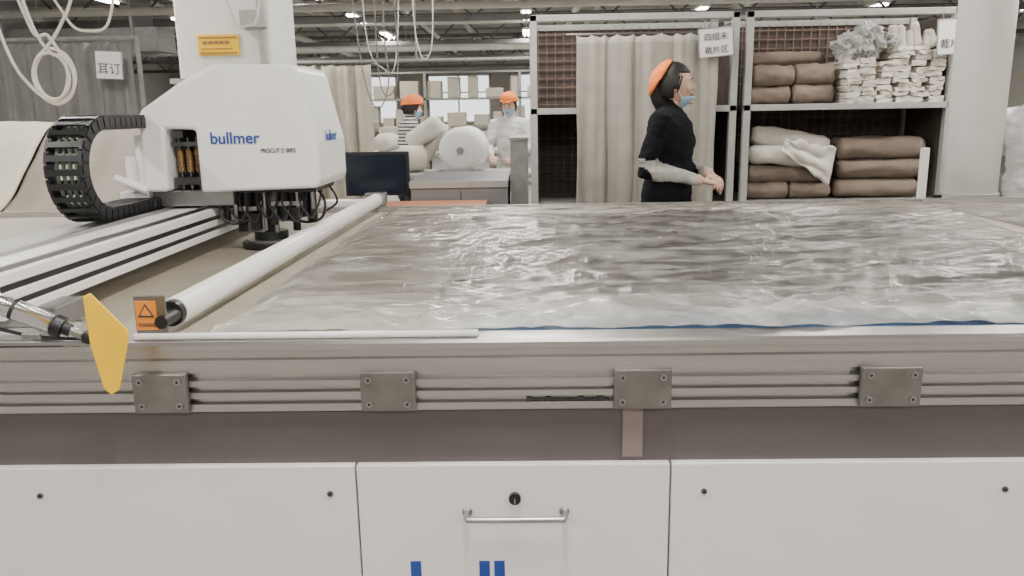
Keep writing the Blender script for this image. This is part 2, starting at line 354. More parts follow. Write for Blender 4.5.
# ---------------------------------------------------------------- gantry
G=root('gantry_beam')
bm=bmesh.new()
poly=[(-1.10,.985),(-1.10,1.005),(-1.106,1.007),(-1.106,1.020),(-1.10,1.022),(-1.10,1.040),(-1.106,1.042),(-1.106,1.056),(-1.10,1.058),(-1.10,1.080),(-1.105,1.085),(-1.25,1.085),(-1.255,1.080),(-1.255,.985)]
extr(bm,poly,'y',1.60,3.95); fin(bm,'beam','white',G,bev=.0015)
bm=bmesh.new(); box(bm,-1.1065,-1.1045,1.61,3.94,1.0075,1.0195); box(bm,-1.1065,-1.1045,1.61,3.94,1.0425,1.0555); fin(bm,'slots','black',G)
bm=bmesh.new(); box(bm,-1.118,-1.108,1.61,3.94,1.0855,1.095); box(bm,-1.245,-1.235,1.61,3.94,1.0855,1.095); fin(bm,'linear_rails','steel',G)
bm=bmesh.new(); box(bm,-1.45,-1.27,1.85,3.9,1.0,1.078); fin(bm,'cable_tray','racklight',G,bev=.004)
for y in (1.70,3.78): bx('carriage_block','alud',G,-1.30,-1.05,y,y+.12,.94,.99,bev=.004)
bx('beam_end_bracket','white',G,-1.02,-.82,3.90,3.98,.955,.985,bev=.004)
# cutter carriage
Hd=root('fabric_cutter_carriage')
bm=bmesh.new()
extr(bm,[(-1.30,1.15),(-1.30,1.40),(-1.285,1.425),(-1.15,1.51),(-1.035,1.565),(-.775,1.562),(-.755,1.545),(-.700,1.31),(-.700,1.175),(-.715,1.155),(-1.11,1.145),(-1.11,1.355),(-1.215,1.36),(-1.225,1.15)],'y',2.70,3.10)
fin(bm,'housing','white',Hd,bev=.014,seg=3)
bx('mechanism_back','black',Hd,-1.22,-1.10,2.80,2.82,1.14,1.365)
bm=bmesh.new()
for i in range(3):
    x=-1.195+i*.03
    pts=[(x+.010*math.cos(t*.9),2.765+.010*math.sin(t*.9),1.21+t*.0009) for t in range(90)]; tube(bm,pts,.003,6)
fin(bm,'springs','gold',Hd,smooth=True)
bm=bmesh.new()
for i in range(3): cyl(bm,(-1.195+i*.03,2.765,1.13),(-1.195+i*.03,2.765,1.33),.005,10)
box(bm,-1.215,-1.115,2.74,2.80,1.17,1.195); box(bm,-1.215,-1.115,2.74,2.80,1.30,1.315); box(bm,-1.20,-1.17,2.74,2.78,1.33,1.352); fin(bm,'guide_pins','steeld',Hd)
text('lettering_main','bullmer','blue',Hd,(-1.062,2.697,1.308),.055,bold=.0008,width=.165)
text('lettering_type','PROCUT D 8003','ink',Hd,(-.895,2.698,1.276),.020,bold=.0003,width=.117)
text('lettering_side','bullmer','blue',Hd,(-.6985,2.80,1.31),.05,rot=(math.pi/2,0,math.pi/2),bold=.0005,width=.16)
bx('carriage','alud',Hd,-1.30,-1.02,2.75,3.12,1.095,1.15,bev=.005)
bm=bmesh.new(); box(bm,-1.40,-1.30,2.72,2.86,1.12,1.15); box(bm,-1.36,-1.335,2.70,2.73,1.15,1.27); box(bm,-1.33,-1.30,2.72,2.8,1.15,1.34); cyl(bm,(-1.40,2.70,1.20),(-1.29,2.70,1.155),.014,12)
fin(bm,'side_bracket','white',Hd,bev=.003)
bm=bmesh.new()
box(bm,-1.08,-.74,2.78,3.05,1.135,1.155); box(bm,-1.06,-.93,2.84,3.0,1.05,1.14); box(bm,-.90,-.80,2.84,2.98,1.04,1.14); box(bm,-1.09,-1.03,2.80,2.95,1.08,1.14)
cyl(bm,(-.94,2.88,.985),(-.94,2.88,1.06),.03,20); cyl(bm,(-.94,2.88,.960),(-.94,2.88,.99),.060,28); cyl(bm,(-.94,2.88,.934),(-.94,2.88,.954),.104,48)
box(bm,-1.045,-1.01,2.84,2.9,.99,1.06); cyl(bm,(-.85,2.9,.985),(-.85,2.9,1.05),.014,14); cyl(bm,(-.79,2.9,1.02),(-.79,2.9,1.14),.018,14); cyl(bm,(-.87,2.83,1.03),(-.87,2.83,1.13),.02,14); cyl(bm,(-1.0,2.82,1.05),(-1.0,2.82,1.14),.018,14)
box(bm,-.985,-.955,2.80,2.83,1.0,1.06); box(bm,-.845,-.815,2.80,2.84,1.03,1.08); cyl(bm,(-1.065,2.80,1.03),(-1.065,2.80,1.09),.012,12); cyl(bm,(-.90,2.80,1.02),(-.90,2.80,1.06),.013,12)
fin(bm,'knife_unit','black',Hd,bev=.002)
bm=bmesh.new()
for x,y,z0,z1,r in ((-1.03,2.79,1.03,1.15,.007),(-.95,2.83,.97,1.10,.006),(-.93,2.80,1.0,1.15,.005),(-.90,2.82,.99,1.10,.007),(-.82,2.82,1.04,1.15,.006),(-.77,2.84,1.07,1.15,.008)):
    cyl(bm,(x,y,z0),(x,y,z1),r,12)
box(bm,-1.04,-.96,2.80,2.82,1.07,1.085); box(bm,-.91,-.80,2.81,2.82,1.085,1.10); cyl(bm,(-.94,2.88,.954),(-.94,2.88,.961),.085,32)
fin(bm,'knife_steel_parts','steel',Hd)
bm=bmesh.new(); tube(bm,spline([(-.78,2.9,1.15),(-.73,2.85,1.10),(-.74,2.84,1.04),(-.80,2.86,1.02),(-.88,2.86,1.04)]),.005,8)
tube(bm,spline([(-1.05,2.8,1.14),(-1.08,2.77,1.07),(-1.04,2.77,1.03),(-.98,2.8,1.04)]),.005,8); tube(bm,spline([(-.76,3.0,1.15),(-.72,2.95,1.12),(-.71,2.95,1.08),(-.75,2.95,1.05)]),.004,8)
for q in range(6):
    x=-1.05+q*.05; s_=random.uniform(-.02,.02); tube(bm,spline([(x,2.79,1.15),(x+.01+s_,2.765,1.10),(x+.04,2.77,1.05+s_),(x+.06,2.80,1.09),(x+.07,2.82,1.14)]),.0035,8)
fin(bm,'knife_cables','black',Hd,smooth=True)
# cable chain
Ch=root('cable_drag_chain')
path=[]
zt,zb=1.385,1.108; rc=(zt-zb)/2; yc=2.44
y=3.05
while y>yc: path.append((y,zt,0)); y-=.034
nn=int(math.pi*rc/.034)
for i in range(nn+1):
    a=math.pi*i/nn; path.append((yc-rc*math.sin(a),zb+rc+rc*math.cos(a),a))
y=yc+.034
while y<3.7: path.append((y,zb,math.pi)); y+=.034
bm=bmesh.new()
for (y,z,a) in path:
    t=Matrix.Translation((0,y,z))@Matrix.Rotation(a,4,'X')
    for x0,x1 in ((-1.385,-1.376),(-1.284,-1.275)):
        box(bm,x0,x1,-.0155,.0155,-.022,.022,mx=t)
        box(bm,x0-.003,x1+.003,-.006,.022,-.016,.016,mx=t)
    box(bm,-1.376,-1.284,-.009,.009,.016,.022,mx=t); box(bm,-1.376,-1.284,-.009,.009,-.022,-.016,mx=t)
fin(bm,'links','black',Ch)
bm=bmesh.new()
for i,x in enumerate((-1.36,-1.34,-1.32,-1.30)):
    tube(bm,[(x,p[0],p[1]) for p in path],.006,8)
fin(bm,'inner_cables',mat('green_cable',(.14,.18,.14),.5),Ch,smooth=True)
bx('head_entry_plate','black',Ch,-1.385,-1.10,2.98,3.06,1.355,1.415,bev=.004)
# ---------------------------------------------------------------- spreading machine with cloth webs (left rear)
LT=root('fabric_spreading_table'); bx('top','racklight',LT,-6,-1.62,4.05,5.0,.80,.86,bev=.01); bx('frame','racklight',LT,-5.9,-1.7,4.1,4.9,0.0,.80)
def web(name,m,x0,x1,seed):
    prof=[(4.06,.875),(4.15,.885),(4.30,.94),(4.45,1.04),(4.60,1.17),(4.72,1.28),(4.82,1.355),(4.90,1.385),(4.97,1.38),(5.01,1.34),(5.02,1.2),(5.02,.9)]
    pr=spline([(0,a,b) for a,b in prof],5); bm=bmesh.new(); g=[]; nx=60
    for j,p in enumerate(pr):
        row=[]
        for i in range(nx+1):
            u=i/nx; x=x0+(x1-x0)*u; k=.012*noise.noise(Vector((x*3,p.y*2,seed)))+.007*noise.noise(Vector((x*9,p.y*3,seed)))
            row.append(bm.verts.new((x+.01*noise.noise(Vector((0,j*.2,seed))),p.y-k,p.z+k)))
        g.append(row)
    for j in range(len(pr)-1):
        for i in range(nx): bm.faces.new((g[j][i],g[j][i+1],g[j+1][i+1],g[j+1][i]))
    o=fin(bm,name,m,LT,smooth=True); o.modifiers.new('s','SOLIDIFY').thickness=.004
web('beige_cloth_web','beige',-5.8,-2.86,1); web('brown_cloth_web','brownweb',-2.85,-1.66,6)
bm=bmesh.new(); cyl(bm,(-5.9,4.93,1.34),(-1.64,4.93,1.34),.035,20)
for x in (-5.92,-1.66): box(bm,x,x+.03,4.90,4.96,.80,1.36)
fin(bm,'web_bar','steel',LT)
def rollmesh(bm,p0,p1,r,flat=1,seed=0,n=28,m=24,amp=.03):
    p0,p1=Vector(p0),Vector(p1); ax=(p1-p0).normalized(); u=ax.cross(Vector((0,0,1))).normalized(); w=u.cross(ax); rings=[]
    for i in range(m+1):
        t=i/m; c=p0.lerp(p1,t); e=min(1,(min(t,1-t)*(p1-p0).length)/(r*.25)+.72); ring=[]
        for k in range(n):
            a=2*math.pi*k/n; q=Vector((math.cos(a),math.sin(a),0)); rr=r*e*(1+amp*noise.noise(Vector((t*4+seed,q.x*1.5,q.y*1.5)))*2+amp*.5*noise.noise(Vector((t*11+seed,q.x*4,q.y*4))))
            ring.append(c+u*q.x*rr+w*q.y*rr*flat)
        rings.append(ring)
    loft(bm,rings)
# ---------------------------------------------------------------- curtains
def curtain(name,m,x0,x1,y,z0,z1,folds,depth,seed=0,parent=None,nx=160,nz=16):
    bm=bmesh.new(); g=[]
    for j in range(nz+1):
        v=j/nz; row=[]
        for i in range(nx+1):
            u=i/nx; ph=u*folds*2*math.pi+2.6*noise.noise(Vector((u*5,seed,0)))
            d=depth*(.5+.5*v)*(math.sin(ph)+.4*math.sin(ph*2.3+seed+v*1.2))+depth*.8*noise.noise(Vector((u*8,v*2.5,seed)))
            row.append(bm.verts.new((x0+(x1-x0)*u+.012*noise.noise(Vector((u*20,v*3,seed))),y+d,z1-(z1-z0)*v-(.015*abs(math.sin(ph)) if j==0 else 0))))
        g.append(row)
    for j in range(nz):
        for i in range(nx): bm.faces.new((g[j][i],g[j][i+1],g[j+1][i+1],g[j+1][i]))
    o=fin(bm,name,m,parent,smooth=True); s=o.modifiers.new('s','SOLIDIFY'); s.thickness=.004
    return o
GC=root('grey_partition_curtain'); curtain('cloth','curtgrey',-7.6,-3.36,7.0,.05,2.04,21,.04,1,GC,nx=400)
bm=bmesh.new(); cyl(bm,(-7.7,7,2.06),(-3.3,7,2.06),.02,12); cyl(bm,(-3.3,7,0),(-3.3,7,2.08),.02,12); cyl(bm,(-7.7,7,0),(-7.7,7,2.08),.02,12); fin(bm,'rail','rack',GC)
BC=root('beige_partition_curtain'); curtain('cloth','curtbeige',-3.0,-1.70,9.0,.05,1.93,6,.05,5,BC,nx=200)
bm=bmesh.new(); cyl(bm,(-3.2,9,1.96),(.4,9,1.96),.02,12); cyl(bm,(-3.2,9,0),(-3.2,9,1.96),.02,12); cyl(bm,(.4,9,0),(.4,9,1.96),.02,12); cyl(bm,(-1.2,9,1.96),(-1.2,9,2.9),.01,8); fin(bm,'rail','rack',BC)
# ---------------------------------------------------------------- signs
def sign(name,x0,x1,y,z0,z1,lines,tilt=0,s=.1):
    r=root(name); mx=Matrix.Translation(((x0+x1)/2,y,(z0+z1)/2))@Matrix.Rotation(tilt,4,'Y')
    bm=bmesh.new(); box(bm,-(x1-x0)/2,(x1-x0)/2,0,.004,-(z1-z0)/2,(z1-z0)/2,mx=mx); fin(bm,'board','paper',r)
    bm=bmesh.new(); w,h=(x1-x0)/2,(z1-z0)/2
    for a in ((-w,w,h-.006,h),(-w,w,-h,-h+.006),(-w,-w+.006,-h,h),(w-.006,w,-h,h)): box(bm,a[0],a[1],-.003,.0,a[2],a[3],mx=mx)
    for a in (-w*.6,w*.6):
        p=mx@Vector((a,0,h)); cyl(bm,p,p+Vector((0,0,.05)),.003,6)
    fin(bm,'frame_and_wire','rack',r)
    n=len(lines)
    for i,t in enumerate(lines):
        p=mx@Vector((0,-.003,h*.92-(i+1)*(1.75*h/n)+(.25*h/n)))
        text('characters_%d'%i,t,'ink',r,p,s,rot=(math.pi/2,tilt,0),align='CENTER')
sign('process_sign_board',-3.60,-3.37,6.85,1.72,1.95,['耳订'],0.05,.10)
# ---------------------------------------------------------------- left pillar
PL=root('square_pillar')
bm=bmesh.new(); box(bm,-2.14,-1.55,5.05,5.58,0,ZC); fin(bm,'shaft','pillar',PL,bev=.02)
bm=bmesh.new(); box(bm,-2.0,-1.75,5.035,5.049,1.765,1.885); fin(bm,'label','yellow',PL)
bm=bmesh.new()
for z in (1.775,1.865): box(bm,-1.99,-1.76,5.031,5.0345,z,z+.006)
for i in range(5): box(bm,-1.97+i*.034,-1.945+i*.034,5.031,5.0345,1.83,1.848)
for i in range(9): box(bm,-1.98+i*.022,-1.965+i*.022,5.031,5.0345,1.80,1.806)
fin(bm,'label_print','wood',PL)
bm=bmesh.new(); box(bm,-1.72,-1.57,5.0,5.05,1.92,2.02); box(bm,-2.18,-1.52,5.0,5.05,1.60,1.63); fin(bm,'junction_box','racklight',PL)
bx('conduit','racklight',PL,-1.62,-1.59,5.02,5.05,0,3.6)
# hoses
bm=bmesh.new()
def coil(cx,cz,y,rx,rz,n,seed):
    pts=[]
    for i in range(n*24):
        a=2*math.pi*i/24; k=noise.noise(Vector((i*.05,seed,0)))
        pts.append((cx+(rx+.02*k)*math.sin(a),y+.02*k+.006*i/24,cz+(rz+.03*k)*math.cos(a)))
    return pts
c=coil(-2.09,1.585,3.6,.085,.105,3,1)
tube(bm,spline([(-2.2,3.6,3.7),(-2.22,3.6,2.3),(-2.16,3.6,1.85)]+c[::3]+[(-2.02,3.6,1.8),(-1.94,3.6,2.0),(-1.89,3.6,2.6),(-1.89,3.6,3.7)],5),.007,8)
tube(bm,spline([(-2.45,3.6,3.7),(-2.35,3.6,2.2),(-2.28,3.6,1.72),(-2.18,3.6,1.53),(-2.08,3.61,1.48),(-2.03,3.62,1.6),(-2.08,3.6,1.75),(-2.16,3.6,1.8),(-2.24,3.6,2.3),(-2.19,3.6,3.7)],8),.007,8)
tube(bm,spline([(-2.14,3.6,3.7),(-2.09,3.6,2.2),(-2.00,3.6,1.84),(-1.90,3.6,1.77),(-1.80,3.6,1.83),(-1.76,3.6,2.2),(-1.74,3.6,3.7)],8),.006,8)
fin(bm,'hanging_air_hose','hose',smooth=True)
bm=bmesh.new(); tube(bm,spline([(-1.40,3.8,3.7),(-1.38,3.8,2.2),(-1.33,3.8,1.84),(-1.27,3.8,1.80),(-1.22,3.8,1.86),(-1.2,3.8,2.2),(-1.18,3.8,3.7)],8),.006,8); fin(bm,'hanging_air_hose.001','hose',smooth=True)
bm=bmesh.new()
tube(bm,spline([(-1.75,8.2,3.7),(-1.7,8.2,2.6),(-1.62,8.2,1.75),(-1.5,8.2,1.45),(-1.38,8.2,1.7),(-1.40,8.2,2.2),(-1.38,8.2,3.7)],8),.007,8)
tube(bm,spline([(-1.5,8.3,3.7),(-1.5,8.3,2.2),(-1.48,8.3,1.7),(-1.40,8.3,1.58),(-1.30,8.3,1.8),(-1.3,8.3,2.6),(-1.3,8.3,3.7)],8),.007,8)
fin(bm,'hanging_power_cable','cabled',smooth=True)
bm=bmesh.new()
tube(bm,spline([(-1.1,8.3,3.7),(-1.12,8.3,2.4),(-1.05,8.3,1.95),(-.95,8.3,2.05),(-.92,8.3,2.6),(-.9,8.3,3.7)],8),.006,8)
tube(bm,spline([(-1.62,8.3,3.7),(-1.60,8.3,2.2),(-1.45,8.3,1.85),(-1.3,8.3,2.0),(-1.2,8.3,3.7)],8),.006,8)
fin(bm,'hanging_power_cable.001','hose',smooth=True)
# ---------------------------------------------------------------- background middle furniture
GCb=root('grey_control_cabinet'); bx('body','cabg',GCb,-.64,-.115,4.35,5.1,0,1.015,bev=.01); bx('top','cabt',GCb,-.65,-.108,4.34,5.11,1.015,1.035,bev=.006); bx('door_line','dark',GCb,-.37,-.365,4.345,4.349,.1,.98)
bx('lip','racklight',GCb,-.645,-.11,4.335,4.345,1.0,1.035)
SB=root('grey_side_box'); bx('body','rack',SB,-.10,.0,4.55,5.1,0,1.24,bev=.006); bx('cap','rack',SB,-.105,.005,4.545,5.105,1.24,1.255)
BT=root('orange_work_board'); bx('board','wood',BT,-.76,-.22,4.08,4.32,.905,.935,bev=.003); bx('stand','rack',BT,-.70,-.25,4.12,4.3,0,.905)
Mo=root('computer_monitor')
bx('screen_case','black',Mo,-1.01,-.655,4.42,4.46,.955,1.195,bev=.006); bx('screen','screen',Mo,-.995,-.67,4.416,4.419,.97,1.18)
bx('neck','black',Mo,-.86,-.80,4.46,4.5,.80,1.05); bx('base','black',Mo,-.95,-.71,4.38,4.58,.78,.80,bev=.004); bx('desk','racklight',Mo,-1.25,-.67,4.36,4.9,.74,.78); bx('desk_leg','rack',Mo,-1.2,-.72,4.4,4.85,0,.74)
for i,(x0,x1,y0,y1) in enumerate(((-2.6,.6,7.15,7.75),(-4.5,-.8,11,12.2),(-.6,3,11.5,12.5),(-5,2,15.5,16.8),(-8,-4.5,9,10))):
    r=root('work_table'); bx('top','racklight',r,x0,x1,y0,y1,.82,.87,bev=.01)
    bm=bmesh.new()
    for a in (x0+.05,x1-.11):
        for b in (y0+.05,y1-.11): box(bm,a,a+.06,b,b+.06,0,.82)
    fin(bm,'legs','rack',r)
bm=bmesh.new()
for i in range(16):
    x=-4.2+i*.42+random.uniform(-.1,.1); y=11.6 if x<-1 or x>-.5 else 11.9
    if -1.1<x<-.3: continue
    rr=random.uniform(.08,.14); rollmesh(bm,(x,y-.4,.876+rr),(x+.05,y+.3,.876+rr),rr,1,i,16,8)
fin(bm,'fabric_roll_pile','rollw',smooth=True)
bm=bmesh.new()
for i in range(14):
    x=-4.8+i*.48; h=random.uniform(.1,.45); box(bm,x,x+.36,15.7,16.5,.87,.87+h)
fin(bm,'folded_garment_stack','curtbeige',bev=.02)
Wr=root('white_cloth_roll'); bm=bmesh.new(); rollmesh(bm,(-.60,7.18,1.074),(-.56,7.74,1.074),.20,1,8,32,10,.01); fin(bm,'roll','paper',Wr,smooth=True)
bm=bmesh.new(); cyl(bm,(-.602,7.15,1.07),(-.60,7.2,1.07),.03,16); fin(bm,'core','rack',Wr)
bm=bmesh.new(); rollmesh(bm,(-1.18,7.35,.995),(-.95,7.45,.995),.12,1.0,3,20,8); rollmesh(bm,(-1.1,7.5,1.12),(-.80,7.5,1.32),.09,1,5,20,8); rollmesh(bm,(-1.0,7.6,.96),(-.78,7.6,1.30),.07,1,7,20,8); fin(bm,'cream_cloth_bundle','rollw',smooth=True)
Rk=root('distant_storage_rack'); bm=bmesh.new()
for x in (-4.6,-2.4,-.2,2.0):
    for y in (19,19.6): box(bm,x,x+.06,y,y+.06,0,2.3)
for z in (.4,1.05,1.7,2.3): box(bm,-4.6,2.06,19,19.66,z,z+.04)
fin(bm,'frame','rack',Rk); bm=bmesh.new()
for z in (.44,1.09,1.74):
    x=-4.5
    while x<1.8:
        w_=random.uniform(.2,.5); h=random.uniform(.2,.5); box(bm,x,x+w_,19.1,19.5,z,z+h); x+=w_+random.uniform(.03,.2)
fin(bm,'boxes','curtbeige',Rk,bev=.02)
# ---------------------------------------------------------------- storage shelving
S=root('fabric_storage_rack')
bm=bmesh.new(); sy0,sy1=5.3,5.95
for x in (.02,1.30,1.39,2.68):
    for y in (sy0,sy1-.05): box(bm,x,x+.045,y,y+.05,0,1.99)
for a,b in ((.02,1.345),(1.39,2.725)):
    for z in (.18,.755,1.375,1.95):
        box(bm,a,b,sy0,sy0+.03,z,z+.04); box(bm,a,b,sy1-.03,sy1,z,z+.04)
fin(bm,'posts_and_rails','racklight',S,bev=.003)
bm=bmesh.new()
for a,b in ((.03,1.34),(1.40,2.72)):
    for z in (.20,.775,1.395): box(bm,a,b,sy0+.02,sy1-.02,z,z+.018)
fin(bm,'shelf_boards','rack',S)
bm=bmesh.new(); box(bm,.06,2.69,sy1-.012,sy1-.002,.1,1.97); box(bm,.025,.035,sy0+.05,sy1-.05,.1,1.95); box(bm,1.343,1.352,sy0+.05,sy1-.05,.1,1.95);box(bm,2.70,2.71,sy0+.05,sy1-.05,.1,1.95)
fin(bm,'back_panel','rackback',S)
bm=bmesh.new(); x=.08
while x<2.68: box(bm,x,x+.006,sy1-.03,sy1-.024,.1,1.97); x+=.06
z=.12
while z<1.96: box(bm,.06,2.69,sy1-.036,sy1-.030,z,z+.006); z+=.06
fin(bm,'wire_mesh','mesh',S)
bm=bmesh.new(); cyl(bm,(.25,sy0-.03,1.865),(1.30,sy0-.03,1.865),.006,8); fin(bm,'curtain_wire','steel',S)
curtain('rack_curtain','rcurt',.315,1.20,sy0-.04,.45,1.86,5,.024,9,None,nx=240,nz=24)
bm=bmesh.new()
def bundle(x0,x1,z0,z1,y=5.62,seed=0):
    h=(z1-z0)/2; rollmesh(bm,(x0,y,z0+h),(x1,y,z0+h*1.0),h,1,seed,28,24,.085)
for i,(a,b,c,d) in enumerate(((1.45,1.72,1.415,1.53),(1.735,2.0,1.415,1.54),(1.46,1.74,1.53,1.665),(1.745,2.0,1.535,1.67),(1.47,1.99,1.66,1.76),
    (1.45,1.74,.795,.91),(1.46,2.0,.905,1.02),(1.75,2.02,.795,.90),(2.05,2.60,.795,.92),(2.07,2.63,.925,1.05),(2.06,2.62,1.05,1.19))):
    if i!=4: bundle(a,b,c,d,5.45,i*3.1)
    bundle(a+.02,b-.01,c,d,5.62,i*3.1+1)
fin(bm,'taupe_fabric_bundles','roll',smooth=True)
bm=bmesh.new()
rollmesh(bm,(1.46,5.42,1.10),(1.98,5.40,1.06),.055,1.1,2,24,14,.10); rollmesh(bm,(1.50,5.5,1.22),(2.0,5.46,1.14),.06,1.1,6,24,14,.10)
fin(bm,'white_fabric_bundles','rollw',smooth=True)
bm=bmesh.new(); g=[]
for j in range(14):
    row=[]
    for i in range(18):
        u=i/17;v=j/13; row.append(bm.verts.new((1.68+.33*u-.04*v,5.33-.02*v+.03*noise.noise(Vector((u*4,v*4,1))),1.19-.24*v*(.3+.7*u)-.06*u+.03*noise.noise(Vector((u*5,v*3,4))))))
    g.append(row)
for j in range(13):
    for i in range(17): bm.faces.new((g[j][i],g[j][i+1],g[j+1][i+1],g[j+1][i]))
o=fin(bm,'draped_white_cloth','rollw',smooth=True); o.modifiers.new('s','SOLIDIFY').thickness=.006
bm=bmesh.new()
x=2.03
for c in range(6):
    wd=.10; z=1.414; top=1.67+.02*math.sin(c*2.1)+(.07 if c in (3,4,5) else 0)
    while z<top:
        hh=random.uniform(.020,.042)
        t=Matrix.Translation((x+wd/2+random.uniform(-.008,.008),5.52+random.uniform(-.015,.01),z+hh/2))@Matrix.Rotation(random.uniform(-.12,.12),4,'Z')@Matrix.Rotation(random.uniform(-.06,.06),4,'Y')
        box(bm,-wd*.46,wd*.46,-.2,.2,-hh*.46,hh*.46,mx=t)
        z+=hh
    x+=wd+.006
bmesh.ops.subdivide_edges(bm,edges=bm.edges[:],cuts=2,use_grid_fill=True)
for v in bm.verts: v.co+=Vector((noise.noise(v.co*40),noise.noise(v.co*40+Vector((5,5,5))),noise.noise(v.co*40+Vector((9,1,3)))))*.012
fin(bm,'paper_pattern_packets','rollw')
bm=bmesh.new()
for (cx,cz,rx,rz,sd) in ((2.12,1.77,.10,.09,1),(2.23,1.81,.09,.11,4),(2.34,1.80,.07,.06,7)):
    res=bmesh.ops.create_icosphere(bm,subdivisions=4,radius=1)
    for v in res['verts']:
        p=v.co.copy(); k=1+.45*noise.noise(p*2+Vector((sd,0,0)))+.25*noise.noise(p*5+Vector((sd,3,0)))+.12*noise.noise(p*11)
        v.co=Vector((cx+rx*p.x*k,5.5+.12*p.y*k,cz+rz*p.z*k))
fin(bm,'crumpled_poly_bag','poly')
bm=bmesh.new()
for i in range(6):
    x=2.37+i*.05; rr=random.uniform(.024,.032); rollmesh(bm,(x,5.42,1.76),(x+random.uniform(-.05,.04),5.44,1.89+random.uniform(-.03,.03)),rr,1,i,14,8,.1)
fin(bm,'paper_pattern_rolls','rollw',smooth=True)
sign('rack_label_sign',1.07,1.29,5.22,1.71,1.89,['四组未','裁片区'],-.08,.05)
sign('rack_label_sign.001',2.56,2.72,5.26,1.70,1.92,['裁片'],-.05,.06)
# ---------------------------------------------------------------- right pillar, plate
PR=root('round_pillar'); bm=bmesh.new(); cyl(bm,(2.305,4.25,0),(2.305,4.25,ZC),.132,48); o=fin(bm,'shaft','pillar',PR)
for p in o.data.polygons: p.use_smooth=len(p.vertices)==4
bm=bmesh.new(); cyl(bm,(2.305,4.25,.90),(2.305,4.25,.945),.142,48); cyl(bm,(2.305,4.25,0),(2.305,4.25,.12),.17,48); fin(bm,'collar','racklight',PR,bev=.004)
VP=root('upright_stop_plate'); bx('plate','white',VP,1.93,1.965,4.00,4.03,.90,1.19,bev=.004); bx('base','steel',VP,1.85,2.10,3.95,4.06,.88,.905,bev=.004); bx('leg','steel',VP,1.92,1.98,3.97,4.03,0,.88)
bm=bmesh.new(); cyl(bm,(2.02,4.0,.905),(2.02,4.0,.96),.02,16); cyl(bm,(2.08,4.0,.905),(2.08,4.0,.94),.012,16); fin(bm,'knobs','black',VP)
